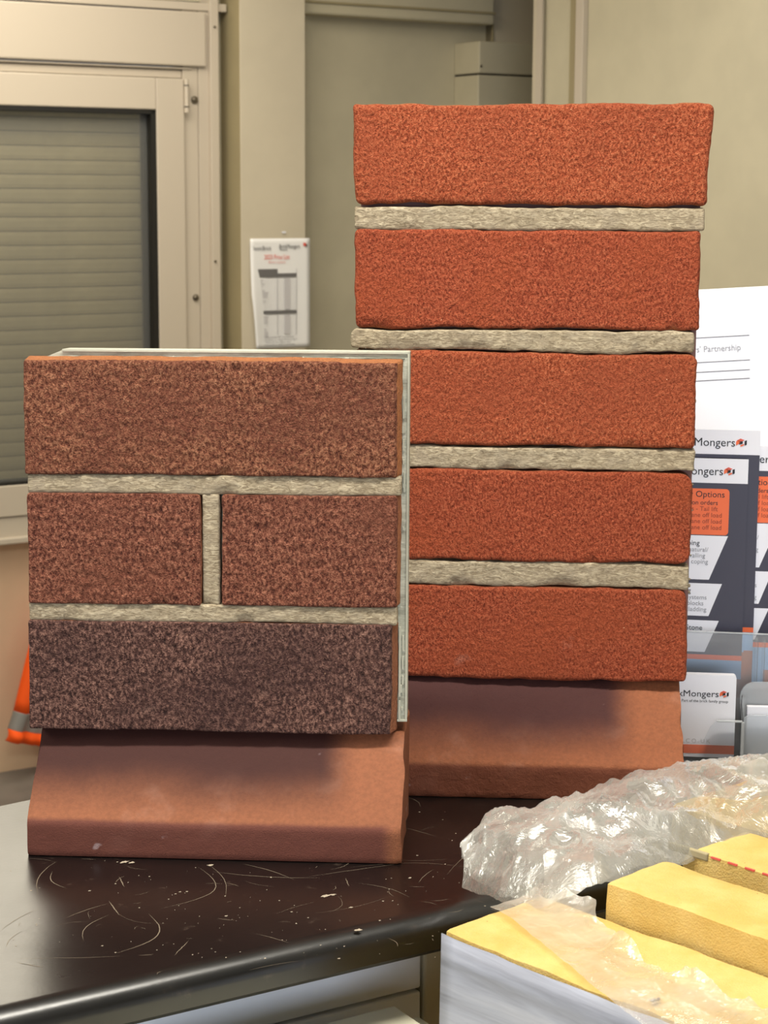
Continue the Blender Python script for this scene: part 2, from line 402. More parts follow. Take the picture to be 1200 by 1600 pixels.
# prism in yz: (y, z) extruded along x
sl = slp.build('shutter_slat', M['slat'], W1)
for v in sl.data.vertices: v.co.y = -v.co.y
sl.location = (XL, .045, z_glb-.01)
for i in range(1, int((z_gl-z_glb)/pitch)+2):
    c = sl.copy(); COL.objects.link(c); c.parent = W1; c.location = (XL, .045, z_glb-.01+i*pitch)
MB().box(XL, gl_r, .055, .06, z_glb-.02, z_gl+.02).build('shutter_backing', M['dark'], W1)
hg = MB(); hx = wx(292, 150, .058); hz0 = wz(290, 176, .058); hz1 = wz(290, 124, .058)
hg.cyl((hx, -.056, (hz0+hz1)/2), .006, hz1-hz0, 'z', 14)
hinge = hg.build('hinge', M['upvc'], W1, True)
for zz in (wz(292, 135), wz(292, 168)):
    MB().cyl((hx, -.056, zz), .0066, .0025, 'z', 14).build('hinge_ring', M['dark'], hinge)
for px, py, r in ((304, 156, .0095), (306, 465, .0085), (336, 43, .0032), (337, 408, .0032)):
    q = MB(); q.cyl((0, 0, 0), r, .004, 'y', 18).sph((0, -.002, 0), r*.8, (1, .5, 1)).box(-r*.6, r*.6, -r*.47-.0024, -r*.40-.0022, -r*.1, r*.1)
    o = q.build('screw', M['steel'], W1, True)
    o.location = (wx(px, py, .04 if r > .005 else .058), -.040 if r > .005 else -.056, wz(px, py, .04))

# ------------------------------------------------------------------ trunking and box high on the back wall
ua, z1 = at_v(470, 22, VW-.06); ub, _ = at_v(773, 38, VW-.06); zt_b = at_v(773, 39, VW-.06)[1]
T = rthing('wall_trunking', (ua+ub)/2, VW, zt_b, 'long pale trunking high on the wall beside the boxed post', 'trunking')
h = (ub-ua)/2
MB().box(-h, h, -.06, 0, 0, .14, .006).build('trunk_body', M['wall'], T)
MB().box(-h, h, -.066, -.058, .028, .034, .001).build('lid_seam', M['wall_dark'], T)
uc, zc_ = at_v(790, 60, VW-.02)
T = rthing('vertical_conduit', uc, VW, zc_-.02, 'pale vertical conduit rising from the top of the cream electrical box', 'conduit')
MB().box(-.055, .10, -.03, 0, 0, .55, .003).build('conduit_body', M['pilaster'], T)
MB().box(-.055, -.050, -.034, 0, 0, .55, .001).build('edge_strip', M['wall_dark'], T)
BD = .12
b0, bz1 = at_v(748, 64, VW-BD); b1 = at_v(900, 64, VW-BD)[0]; bzs = at_v(750, 115, VW-BD)[1]
T = rthing('electrical_box', (b0+b1)/2, VW, bz1-.5, 'cream electrical wall box partly hidden behind the topmost red brick', 'box')
hb = (b1-b0)/2; zs = bzs-(bz1-.5)
MB().box(-hb, hb, -BD, 0, 0, zs-.003, .004).build('lower_cover', M['wall'], T)
MB().box(-hb, hb, -BD-.003, 0, zs+.001, .5, .004).build('upper_cover', M['wall'], T)
MB().box(-hb+.002, hb-.002, -BD+.006, -.002, zs-.003, zs+.001).build('seam', M['dark'], T)
MB().cyl((-hb+.006, -BD-.004, zs+.02), .003, .004, 'y', 10).build('latch', M['steel'], T)

# ------------------------------------------------------------------ price list on the pilaster
pv = VW-PD-.007
pl0, pzt = at_v(390, 373, pv); pl1 = at_v(484, 373, pv)[0]; pzb = at_v(440, 543, pv)[1]
P = rthing('price_list', (pl0+pl1)/2, pv, pzb, 'printed white price list sheet taped to the pale boxed post', 'paper')
pw = (pl1-pl0)/2; ph = pzt-pzb
def pz(y): return (543-y)/170*ph
def pxx(x): return ((x-437)/94)*2*pw
nx, nz = 14, 26; vs = []; fs = []
for j in range(nz+1):
    for i in range(nx+1):
        s, t_ = i/nx, j/nz
        x = -pw+2*pw*s
        if i < 5: x += .018*(1-i/5)*max(0, .5-abs(t_-.0))*1.6                       # the lower left edge is nibbled in
        y = -.0005-.016*max(0, (.28-s))**1.2*(1+.6*sin(t_*5))*2
        vs.append((x, y, ph*t_))
for j in range(nz):
    for i in range(nx): a = j*(nx+1)+i; fs.append((a, a+1, a+nx+2, a+nx+1))
sh = mesh_from('sheet', vs, fs, M['paper'], P)
sh.modifiers.new('t', 'SOLIDIFY').thickness = .0003
py_ = -.0028
def pbox(name, x0, x1, y0, y1, m, par=P):
    return MB().box(pxx(x0), pxx(x1), py_-.0003, py_, pz(y1), pz(y0)).build(name, m, par)
text('heading', 'ClassicBrick', .030*.55, pxx(390), pz(391), py_, M['ink_mid'], P, sx=.78)
text('heading', 'BrickMongers', .0155, pxx(435), pz(388.5), py_, M['ink'], P, bold=.0004, sx=.72)
text('subheading', 'Wessex', .007, pxx(436), pz(392), py_, M['ink'], P)
text('heading', '2023 Price List', .0175, pxx(431.5), pz(405), py_, M['ink_red'], P, 'CENTER', bold=.0002, sx=.72)
text('subheading', 'Effective 1st January', .008, pxx(431.5), pz(411), py_, M['ink_pink'], P, 'CENTER', sx=.8)
pbox('table_header', 400, 432, 420, 433, M['ink_mid']); pbox('table_header', 432, 462, 427, 433, M['ink_mid'])
pbox('table_header', 400, 462, 484.5, 490, M['ink_mid'])
pbox('logo_mark', 473, 477, 380, 385, M['ink_red']); pbox('logo_mark', 476, 479, 382, 386, M['ink'])
rows = MB(); random.seed(4)
def radd(x0, x1, y0, y1): rows.box(pxx(x0), pxx(x1), py_-.0002, py_, pz(y1), pz(y0))
for k in range(32):
    y = 436+k*3.35
    if 483 < y < 492 or y > 524: continue
    radd(400, 462, y+2.0, y+2.35); radd(401, 401+random.uniform(6, 18), y, y+1.3)
rows.build('table_rows', M['ink_light'], P)['kind'] = 'stuff'
pbox('price_column', 443, 451.5, 434, 483, M['ink_light']); pbox('price_column', 443, 451.5, 491, 522, M['ink_light'])
for x in (400, 432, 462): pbox('table_rule', x-.25, x+.25, 420, 523, M['ink_grey'])
for k, (a, b) in enumerate(((398, 464), (412, 457), (408, 458), (400, 460))):
    text('footnote', ('All prices exclude VAT and delivery', 'Prices subject to change without notice', 'Please call for project rates', 'Terms and conditions apply to all orders')[k], .0068, pxx((a+b)/2), pz(527.5+k*3.9), py_, M['ink_grey'], P, 'CENTER')
q = pxx(0)
MB().box(pxx(440), pxx(446), -.001, -.0003, pz(365), pz(362)).build('tape', M['card'], P)

# ------------------------------------------------------------------ hi-vis vest hanging on the back wall at the left
vj = VW-.10
def J(px, py): a, z = at_v(px, py, vj); return a, z
ju, jz = J(40, 1160)
V = rthing('safety_vest', ju, vj, jz-.0, 'orange high-visibility garment hanging behind the left brick panel, grey reflective band', 'vest')
prof = [(930, 62), (1000, 46), (1050, 35), (1108, 22), (1141, 12), (1160, 8)]          # left edge of the cloth, pixels
def cloth(name, y0, y1, m, puff=0., n=10):
    vs = []; fs = []; NX = 26
    def edge(y):
        for (a, x0), (b, x1) in zip(prof, prof[1:]):
            if y <= b: return x0+(x1-x0)*(y-a)/(b-a)
        return prof[-1][1]
    for j in range(n+1):
        y = y0+(y1-y0)*j/n
        for i in range(NX+1):
            s = i/NX; x = edge(y)+s*190
            u_, z_ = J(x, y+.20*(x-20) if y > 1100 else y+.12*(x-20)*(y-930)/170)
            d = .014*sin(s*17+.6)+.008*sin(s*41+y*.01)+puff*sin(pi*j/n)
            vs.append((u_-ju, -d, z_-jz))
    for j in range(n):
        for i in range(NX): a = j*(NX+1)+i; fs.append((a, a+1, a+NX+2, a+NX+1))
    o = mesh_from(name, vs, fs, m, V); o.modifiers.new('s', 'SOLIDIFY').thickness = .0025; return o
cloth('body_cloth', 930, 1110, M['hivis']); cloth('reflective_band', 1109, 1141, M['reflect']); cloth('hem', 1140, 1158, M['hivis'], .012)

# ------------------------------------------------------------------ reception worktop: black laminate ledge
E0 = at_z(0, 1576); E1 = at_z(660, 1427); ed = (E1-E0).normalized(); CA = math.atan2(ed.y, ed.x)
B0 = at_z(0, 1254); nrm = Vector((-ed.y, ed.x, 0)); DEP = (B0-E0).dot(nrm)
C = tag(empty('worktop', E0, CA), 'scratched black laminate reception worktop with a rounded front edge', 'worktop')
x0_, x1_ = -.55, 1.6
def rounded_plan(n=12):
    pts = []
    r = .10
    lx = (B0-E0).dot(ed)-.16
    pts += [(x0_, 0), (x1_, 0), (x1_, DEP)]
    for k in range(n+1):
        a = pi/2+pi/2*k/n*.5
        pts.append((lx+.16+.25*cos(a), DEP-.25+.25*sin(a)))
    return pts
prof = []
R1 = .0115; TH = .0215
prof.append((DEP, -TH)); prof.append((DEP, -.003)); prof.append((DEP-.003, 0)); prof.append((DEP-.0034, 0)); prof.append((.0045, 0)); prof.append((.004, 0))
for k in range(1, 11):
    a = pi/2*k/10; prof.append((.004-R1*sin(a)*1.0, -R1+R1*cos(a)))
prof.append((-R1+.004, -TH+.003)); prof.append((-R1+.007, -TH)); prof.append((.03, -TH))
bm = bmesh.new()
NX = 44
rings = []
for i in range(NX+1):
    x = x0_+(x1_-x0_)*i/NX
    # far left corner is rounded off in plan
    xb = (B0-E0).dot(ed)+.05
    cut = 0 if x > xb-.0 else min(DEP*.9, (1-math.sqrt(max(0, 1-min(1, (xb-x)/.45)**2)))*.45)
    rings.append([bm.verts.new((x, (p[0]-cut if p[0] > DEP*.5 else p[0]), p[1])) for p in prof])
n = len(prof)
for a, b in zip(rings, rings[1:]):
    for k in range(n): bm.faces.new((a[k], a[(k+1) % n], b[(k+1) % n], b[k]))
bm.faces.new(rings[0]); bm.faces.new(list(reversed(rings[-1])))
bmesh.ops.recalc_face_normals(bm, faces=bm.faces[:])
me = bpy.data.meshes.new('worktop_slab'); bm.to_mesh(me); bm.free()
wt = link('slab', me, M['counter'], C, True); me.set_sharp_from_angle(angle=radians(35))
def cl(px, py):
    p = at_z(px, py)-E0; return p.dot(ed), p.dot(nrm)
# scratches: thin worn ribbons on the laminate
random.seed(11)
vs = []; fs = []
def ribbon(pts, wd):
    b = len(vs); n_ = len(pts)
    for k, (x, y) in enumerate(pts):
        x2, y2 = pts[min(k+1, n_-1)]; x1q, y1q = pts[max(k-1, 0)]
        dx, dy = x2-x1q, y2-y1q; l_ = math.hypot(dx, dy) or 1; w_ = wd*sin(pi*(k+.4)/(n_-.2))
        vs.append((x-dy/l_*w_, y+dx/l_*w_, .00008)); vs.append((x+dy/l_*w_, y-dx/l_*w_, .00008))
    for k in range(n_-1): a = b+2*k; fs.append((a, a+1, a+3, a+2))
def arc_px(p, q, bow, wd, n_=12):
    (ax, ay), (bx, by) = cl(*p), cl(*q); pts = []
    for k in range(n_+1):
        t_ = k/n_; o_ = bow*sin(pi*t_)*math.hypot(bx-ax, by-ay)
        dx, dy = bx-ax, by-ay; l_ = math.hypot(dx, dy)
        j_ = random.gauss(0, .0001)
        pts.append((ax+dx*t_-dy/l_*(o_+j_), ay+dy*t_+dx/l_*(o_+j_)))
    ribbon(pts, wd)
for p, q, b_, w_ in (((310, 1355), (250, 1420), .3, .00022), ((232, 1428), (180, 1490), .25, .00028), ((60, 1398), (90, 1345), .1, .0002),
                     ((82, 1362), (103, 1388), -.15, .00025), ((170, 1408), (186, 1430), 0, .0003), ((100, 1436), (170, 1412), .05, .00018),
                     ((330, 1362), (500, 1372), -.05, .0002), ((380, 1350), (460, 1375), .05, .0002), ((295, 1470), (272, 1493), 0, .00022),
                     ((186, 1370), (194, 1386), 0, .0003), ((325, 1350), (352, 1402), .08, .00015), ((540, 1372), (545, 1385), 0, .0002),
                     ((560, 1380), (640, 1402), .1, .00015), ((480, 1370), (620, 1350), 0, .00015), ((130, 1470), (170, 1430), .15, .0002),
                     ((10, 1480), (35, 1455), .1, .0002), ((0, 1455), (60, 1420), .05, .00018), ((30, 1505), (70, 1512), 0, .0002)):
    arc_px(p, q, b_, w_)
for k in range(95):
    px_ = random.uniform(-20, 980); py2 = random.uniform(1262, 1520)-.10*max(0, px_-300)
    a_ = random.uniform(0, pi); L_ = random.expovariate(1/28)+5
    arc_px((px_, py2), (px_+L_*cos(a_)*1.5, py2+L_*sin(a_)*.5), random.uniform(-.2, .2), random.uniform(.00006, .00015), 6)
sc = mesh_from('scratches', vs, fs, M['scratch'], C, False); sc['kind'] = 'stuff'
vs = []; fs = []
def blot(px_, py2, r, st=1.6):
    x, y = cl(px_, py2); b = len(vs); n_ = 12
    for k in range(n_):
        a = 2*pi*k/n_; rr = r*random.uniform(.5, 1.15); vs.append((x+rr*st*cos(a), y+rr*sin(a), .00012))
    vs.append((x, y, .0003))
    for k in range(n_): fs.append((b+k, b+(k+1) % n_, b+n_))
for p in ((195, 1347, .0018), (205, 1348, .0014), (330, 1352, .0014), (508, 1400, .0022), (520, 1398, .0014), (548, 1418, .0008), (640, 1372, .0009), (560, 1453, .0015), (898, 1280, .0013), (886, 1282, .0009)):
    blot(*p)
for k in range(260): blot(random.uniform(0, 1000), random.uniform(1262, 1500), abs(random.gauss(0, .00028))+.00009, 1.2)
sp = mesh_from('dust_specks', vs, fs, M['chip'], C, False); sp['kind'] = 'stuff'

# white front panel under the ledge, groove, corner post, booklets
FP = tag(empty('reception_front', E0+nrm*.065+Vector((0, 0, -TH)), CA), 'white panelled reception desk front recessed under the black worktop', 'panel')
gz = None
def on_panel(px, py, off=.065):
    d = ray(px, py); dn = d.dot(nrm); t_ = ((E0+nrm*off)-CAM).dot(nrm)/dn; p = CAM+d*t_; return (p-E0).dot(ed), p.z
gx, gz = on_panel(600, 1561); gz += TH; cx_, _ = on_panel(658, 1520)
MB().box(x0_+.05, cx_, 0, .018, gz+.0012, 0, .0015).build('upper_panel', M['cabinet'], FP)
MB().box(x0_+.05, cx_, 0, .018, -.6, gz-.0008, .0015).build('lower_panel', M['cabinet'], FP)
MB().box(cx_+.001, x1_-.1, -.002, .018, -.6, 0, .0015).build('corner_post', M['wall'], FP)
MB().box(x0_+.05, x1_-.1, .0182, .03, -ZF*-1+.02+TH, 0).build('carcass', M['cabinet'], FP)
# lower desk
DK = tag(empty('desk', E0+nrm*.06+Vector((0, 0, -.42)), CA), 'white lower desk top below the reception ledge', 'desk')
MB().box(x0_+.05, x1_-.1, -.75, 0, -.03, 0, .004).build('desk_top', M['cabinet'], DK)
for x in (x0_+.1, x1_-.2):
    MB().box(x, x+.03, -.70, -.03, ZF+.42, -.03, .002).build('desk_leg', M['cabinet'], DK)

base_z = -.075
# three short stacks resting on a box file that stands on the desk
bp = at_z(658, 1600, base_z)
BF = tag(empty('box_file', Vector((bp.x, bp.y, -.42)), CA), 'pale box under the white booklets at the bottom edge of the picture', 'box')
MB().box(-.36, 0, -.24, .02, 0, .42+base_z, .003).build('box_body', M['cream_paper'], BF)
def pile(px_, py2, z, zb, n_, lab):
    p = at_z(px_, py2, z); th = (z-zb)/n_
    o = tag(empty('booklet_pile', Vector((p.x, p.y, zb)), CA), lab, 'booklets', 'piles of white booklets under the worktop')
    for k in range(n_):
        j = .0012*((k*7) % 3)
        MB().box(-.14+j, -j, -.20, -j*.6, th*k, th*(k+.9), .0005).build('booklet', M['cream_paper'], o)
pile(656, 1586, -.068, -.075, 2, 'lower pile of thin white booklets beside the beige corner post')
pile(616, 1571, -.058, -.068, 4, 'upper pile of thin white booklets under the worktop edge, resting on the lower pile')

# ------------------------------------------------------------------ plinth bricks
def grid_box(w_, d_, h_, sx, sy, sz):
    """surface grid of a box x 0..w, y 0..d, z 0..h, merged"""
    nx, ny, nz = max(1, round(w_/sx)), max(1, round(d_/sy)), max(1, round(h_/sz)); idx = {}; vs = []; fs = []
    def V_(i, j, k):
        key = (i, j, k)
        if key not in idx: idx[key] = len(vs); vs.append([w_*i/nx, d_*j/ny, h_*k/nz])
        return idx[key]
    for i in range(nx):
        for k in range(nz):
            fs.append((V_(i, 0, k), V_(i+1, 0, k), V_(i+1, 0, k+1), V_(i, 0, k+1)))
            fs.append((V_(i, ny, k), V_(i, ny, k+1), V_(i+1, ny, k+1), V_(i+1, ny, k)))
        for j in range(ny):
            fs.append((V_(i, j, nz), V_(i+1, j, nz), V_(i+1, j+1, nz), V_(i, j+1, nz)))
            fs.append((V_(i, j, 0), V_(i, j+1, 0), V_(i+1, j+1, 0), V_(i+1, j, 0)))
    for j in range(ny):
        for k in range(nz):
            fs.append((V_(0, j, k), V_(0, j, k+1), V_(0, j+1, k+1), V_(0, j+1, k)))
            fs.append((V_(nx, j, k), V_(nx, j+1, k), V_(nx, j+1, k+1), V_(nx, j, k+1)))
    return vs, fs
def N1(x, s): return noise.noise(Vector((x, s*7.31, s*3.7)))
def rbrick(name, u0, u1, v0, v1, d, mat, parent, seed, r=.0022, wob=.0007, grain=.0006, gs=260, step=.0011, fl_r=0, fl_t=0, fl_l=0, corner=(0, 0, 0, 0), y0=0., taper=(0, 0)):
    """a brick face: rounded, wobbly arrises, grain in real relief. corner = extra rounding TL TR BR BL"""
    W_, H_ = u1-u0, v1-v0
    vs, fs = grid_box(W_, d, H_, step, step*2.2, step); out = []
    for x, y, z in vs:
        rr = r
        cs = (corner[0] if x < W_/2 and z > H_/2 else corner[1] if x >= W_/2 and z > H_/2 else corner[2] if x >= W_/2 else corner[3])
        # in-plane corner rounding
        px_, pz_ = x, z
        if cs:
            cx = min(max(x, cs), W_-cs); cz = min(max(z, cs), H_-cs); dx, dz = x-cx, z-cz
            if dx and dz:
                m_ = max(abs(dx), abs(dz)); l_ = math.hypot(dx, dz); px_, pz_ = cx+dx*m_/l_, cz+dz*m_/l_
        ex = min(max(px_, rr), W_-rr); ey = min(max(y, rr), d-rr) if y < d/2 else y; ez = min(max(pz_, rr), H_-rr)
        dx, dy, dz = px_-ex, y-ey, pz_-ez; l_ = math.sqrt(dx*dx+dy*dy+dz*dz)
        if l_ > rr*1.0001 and l_ > 0:
            k_ = rr/l_; dx, dy, dz = dx*k_, dy*k_, dz*k_
        X, Y, Z = ex+dx, ey+dy, ez+dz
        tx, tz = (X/W_-.5)*2, (Z/H_-.5)*2
        # wobbly outline, sharper chips near the bottom edge
        Z += (N1(X*38, seed)+.5*N1(X*140, seed+1))*wob*max(0, abs(tz)**6)*(1.3 if tz < 0 else 1)+N1(X*9, seed+2)*wob*.9*tz
        X += (N1(Z*45, seed+3)+.5*N1(Z*160, seed+4))*wob*max(0, abs(tx)**8)
        X += (taper[0] if tx > 0 else -taper[1])*abs(tx)*(1-Z/H_)*-1
        k_ = min(1, y/d)
        if tx > 0: X += fl_r*k_*tx
        else: X += fl_l*k_*tx
        if tz > 0: Z += fl_t*k_*tz
        p = Vector((X*gs*1.15+seed*13, Y*gs, Z*gs*.85+X*gs*.3+seed*5))
        g = noise.noise(p)+.55*noise.noise(p*2.3)
        low = noise.noise(Vector((X*22, seed*3.1, Z*22)))
        # short deep pits at the lower arris
        ch = max(0, N1(X*55, seed+6)-.25)*max(0, 1-Z/.006) if Z < .006 else 0
        if y < d*.5: Y -= g*grain+low*.0006-ch*.006
        out.append((u0+X, y0+Y, v0+Z))
    return mesh_from(name, out, fs, mat, parent)

def plinth(name, loc, yaw, up_h, run, ht, L, D, mat, label, seed, rough):
    o = tag(empty(name, loc, -yaw), label, 'brick')
    prof = [(0, 0), (0, up_h), (run, ht), (D, ht), (D, 0)]
    # resample profile with small rounding
    pts = []
    segs = list(zip(prof, prof[1:]+prof[:1]))
    for (a, b) in segs:
        l_ = math.hypot(b[0]-a[0], b[1]-a[1]); n_ = max(2, round(l_/.0022))
        for k in range(n_): t_ = k/n_; pts.append((a[0]+(b[0]-a[0])*t_, a[1]+(b[1]-a[1])*t_))
    n_ = len(pts)
    for _ in range(1): pts = [((pts[i-1][0]+2*pts[i][0]+pts[(i+1) % n_][0])/4, (pts[i-1][1]+2*pts[i][1]+pts[(i+1) % n_][1])/4) for i in range(n_)]
    NXX = 110; vs = []; fs = []
    c = (D*.5, ht*.45)
    for i in range(NXX+1):
        x = L*i/NXX; sh_ = .985 if i in (0, NXX) else 1
        for (y, z) in pts:
            yy = c[0]+(y-c[0])*sh_; zz = c[1]+(z-c[1])*sh_
            g = noise.noise(Vector((x*70+seed, y*70, z*70)))*rough*.0009+noise.noise(Vector((x*260+seed, y*260, z*260)))*rough*.0004
            xe = 0
            if i == NXX: xe = noise.noise(Vector((y*60, z*60, seed)))*.0016
            if i == 0: xe = noise.noise(Vector((y*60, z*60, seed+5)))*.001
            if z < .0005: g = 0; zz = 0 if rough < .9 else 0
            vs.append((x+xe, yy-g, max(0, zz+g*.6)))
    for i in range(NXX):
        for k in range(n_): a = i*n_+k; b = i*n_+(k+1) % n_; fs.append((a, b, b+n_, a+n_))
    fs.append(tuple(range(n_))[::-1]); fs.append(tuple(NXX*n_+k for k in range(n_)))
    me = bpy.data.meshes.new('clay_body'); me.from_pydata(vs, [], fs); me.update()
    b = link('clay_body', me, mat, o, True); me.set_sharp_from_angle(angle=radians(50))
    bm = bmesh.new(); bm.from_mesh(me); bmesh.ops.recalc_face_normals(bm, faces=bm.faces[:]); bm.to_mesh(me); bm.free()
    return o
PL = plinth('plinth_brick', (-.2048, 1.0605, 0), .0548, .0205, .046, .0650, .2155, .1025, M['plinth_smooth'],
            'smooth orange and purple sloped plinth brick carrying the shorter brown brick panel', 3, .35)
PR = plinth('plinth_brick', (-.0256, 1.177, 0), .0600, .0225, .050, .0665, .2155, .1025, M['plinth_rough'],
            'coarse orange and purple sloped plinth brick carrying the tall red brick panel', 9, 1.0)

# ------------------------------------------------------------------ left panel: brown bricks on a grey board
LP = tag(empty('brick_panel', (-.2086, 1.0931, .0664), -.0392, -.0429), 'shorter sample panel of dark brown rustic bricks, two half bricks in its middle course', 'brick panel')
k = dict(r=.0012, wob=.0006, grain=.00075, gs=230)
b = rbrick('brick', 0, .2152, .151, .2168, .0135, M['brick_brown'], LP, 1, fl_r=.0032, fl_t=.0022, **k)
b['label'] = 'reddish brown top brick'
rbrick('brick', .0012, .1025, .0752, .1402, .0135, M['brick_brown_b'], LP, 2, corner=(.003, .002, .002, .002), **k)
rbrick('brick', .1145, .2160, .0750, .1402, .0135, M['brick_brown_b'], LP, 3, fl_r=.0022, corner=(.002, .001, .001, .002), **k)
b = rbrick('brick', .0005, .2130, 0, .0652, .0135, M['brick_purple'], LP, 4, fl_r=.0040, **k)
b['label'] = 'darkest purplish brown bottom brick'
mk = dict(r=.0014, grain=.0004, gs=300, step=.0014)
rbrick('mortar_joint', .0010, .2182, .1398, .1512, .011, M['mortar'], LP, 11, wob=.0009, y0=.0012, **mk)
rbrick('mortar_joint', .0008, .2165, .0648, .0756, .011, M['mortar'], LP, 12, wob=.0009, y0=.0012, **mk)
rbrick('mortar_joint', .1030, .1132, .0752, .1404, .011, M['mortar'], LP, 13, wob=.0006, y0=.0016, **mk)

def board_mat():
    t = NT('grey_foam_backing'); t.rough(.85); v = t.coord((.4, 1, 2.2))
    n_ = t.noise(v, 130, 5, .7); c = t.ramp(n_, [(.3, lin((128, 126, 112))), (.5, lin((166, 166, 150))), (.72, lin((196, 196, 180)))])
    w2 = t.mr(t.noise(t.coord((1, 1, 1)), 45, 4, .7), .62, .68); c = t.mix(t.math('MULTIPLY', w2, .8), c, lin((226, 224, 208)))
    t.col(c); t.nrm(t.bump(n_, .6, .001)); return t.m
M['board'] = board_mat()
M['board_edge'] = plain('pale_board_edge', (174, 174, 158), .8, bump=.5, bscale=300, var=.06)
bd = MB(); XR, ZT = .2220, .2222
bd.prism([(.0095, .006), (XR, .006), (XR, ZT), (.0205, ZT), (.0090, .2175)], .0128, .0330)
bd.build('backing_board', M['board'], LP)
ed1 = MB()
ed1.box(XR-.0009, XR+.0004, .0118, .0334, .006, ZT+.0004, .0002); ed1.box(.0205, XR, .0118, .0334, ZT-.0008, ZT+.0006, .0002)
ed1.build('board_edging', M['board_edge'], LP)
random.seed(5)
cr = MB()
for _ in range(26):
    if random.random() < .5: x = .2186+random.uniform(-.0004, .0006); z = random.uniform(.01, .2); cr.box(x, x+.0011, .0116, .0135, z, z+random.uniform(.002, .012), .0003)
    else: x = random.uniform(.16, .21); cr.box(x, min(.2195, x+random.uniform(.004, .03)), .0120, .0135, .2183, .2194, .0003)
for z0_, z1_ in ((.020, .062), (.006, .018)): cr.box(.2172, .2186, .0116, .0135, z0_, z1_, .0003)
cr.box(.2165, .2225, .0116, .0140, .0052, .0066, .0003)
cr.build('adhesive_crumbs', M['board_edge'], LP)['kind'] = 'stuff'

# ------------------------------------------------------------------ right panel: five soft red bricks
RP = tag(empty('brick_panel', (-.0192, 1.2221, .0674), -.0877, -.0008), 'tall sample panel of five orange-red bricks stacked one above another', 'brick panel')
k = dict(wob=.0011, grain=.0005, gs=300)
D_ = .020
b = rbrick('brick', -.0022, .2215, .3040, .3660, D_, M['brick_red'], RP, 21, r=.0034, corner=(.003, .004, .002, .004), taper=(.0030, .0018), **k)
b['label'] = 'widest topmost brick with a chipped upper right edge'
rbrick('brick', .0002, .2165, .2272, .2886, D_, M['brick_red_b'], RP, 22, r=.0026, corner=(.004, .002, .002, .002), **k)
rbrick('brick', -.0005, .2160, .1525, .2124, D_, M['brick_red'], RP, 23, r=.0026, corner=(.003, .006, .002, .002), **k)
rbrick('brick', -.0005, .2156, .0778, .1370, D_, M['brick_red_b'], RP, 24, r=.0026, corner=(.003, .009, .009, .003), **k)
rbrick('brick', -.0005, .2150, .0002, .0614, D_, M['brick_red_b'], RP, 25, r=.0026, corner=(.003, .008, .003, .003), **k)
mk = dict(r=.0016, grain=.0006, gs=260, step=.0014)
rbrick('mortar_joint', .0000, .2188, .2890, .3030, .015, M['mortar'], RP, 31, wob=.0012, y0=.0012, **mk)
rbrick('mortar_joint', -.0030, .2142, .2128, .2268, .015, M['mortar'], RP, 32, wob=.0014, y0=.0006, corner=(.006, .001, .001, .004), **mk)
rbrick('mortar_joint', -.0010, .2165, .1374, .1520, .015, M['mortar'], RP, 33, wob=.0012, y0=.0010, **mk)
rbrick('mortar_joint', -.0010, .2152, .0618, .0774, .015, M['mortar'], RP, 34, wob=.0012, y0=.0008, **mk)
M['board_purple'] = plain('dull_purple_board', (120, 88, 84), .9, bump=.3)
MB().box(.002, .2162, .0165, .0330, .004, .3600, .001).build('backing_board', M['board_purple'], RP)
cr = MB()
for _ in range(10):
    z = random.uniform(.05, .24); cr.sph((.2168, .02, z), .0009, (1, 1, random.uniform(.6, 1.6)))
cr.build('adhesive_crumbs', M['mortar'], RP)['kind'] = 'stuff'

# ------------------------------------------------------------------ literature on the right
def logo(par, x, z, y, s, navy):
    """small cube-like mark: three orange facets round a dark square and a dark bar"""
    def poly(name, pts, m):
        a = MB(); a.prism([(x+px_*s, z+pz_*s) for px_, pz_ in pts], y-.0001, y, 'xz'); return a.build(name, m, par)
    poly('logo_mark', [(0, .1), (.45, .35), (.45, .8), (0, .55)], M['orange'])
    poly('logo_mark', [(.05, .65), (.5, .9), (.95, .72), (.5, .48)], M['ink_red'])
    poly('logo_mark', [(.5, -.05), (.9, .12), (.9, .3), (.5, .15)], M['orange'])
    poly('logo_mark', [(.35, .2), (.75, .3), (.75, .62), (.35, .55)], navy)
    poly('logo_mark', [(.95, .1), (1.2, .2), (1.2, .72), (.95, .62)], navy)
# big white card behind
cd = at_d(1200, 447, 1.50); cdl = at_d(1090, 453, 1.50)
tilt = math.atan2(cd.z-cdl.z, cd.x-cdl.x)
WC = tag(empty('display_card', at_d(1090, 453, 1.50)-Vector((0, 0, .33)), 0), 'large white card with ruled lines standing behind the flyers', 'card')
WC.rotation_euler = (0, -tilt, 0)
top_local = (at_d(1090, 453, 1.50)-WC.location); Rm = Matrix.Rotation(tilt, 3, 'Y')
hh = (Rm @ top_local).z
def Wl(px_, py2):
    p = Matrix.Rotation(tilt, 3, 'Y') @ (at_d(px_, py2, 1.499)-WC.location); return p.x, p.z
MB().box(-.02, .24, 0, .003, -.02+.0, hh, .0005).build('card_sheet', M['card'], WC)
for a, b_ in (((1086, 528.5), (1171, 523.5)), ((1086, 567), (1172, 562)), ((1086, 582), (1172, 577.5)), ((1086, 595.5), (1172, 591))):
    (xa, za), (xb, zb) = Wl(*a), Wl(*b_)
    MB().box(xa-.02, xb, -.0004, .0001, (za+zb)/2-.00022, (za+zb)/2+.00022).build('ruled_line', M['ink_mid'], WC)
xa, za = Wl(1158, 546)
text('lettering', "Member of the Traders' Partnership", .0068, xa, za-.0005, -.0003, M['ink_grey'], WC, 'RIGHT', sx=.93)

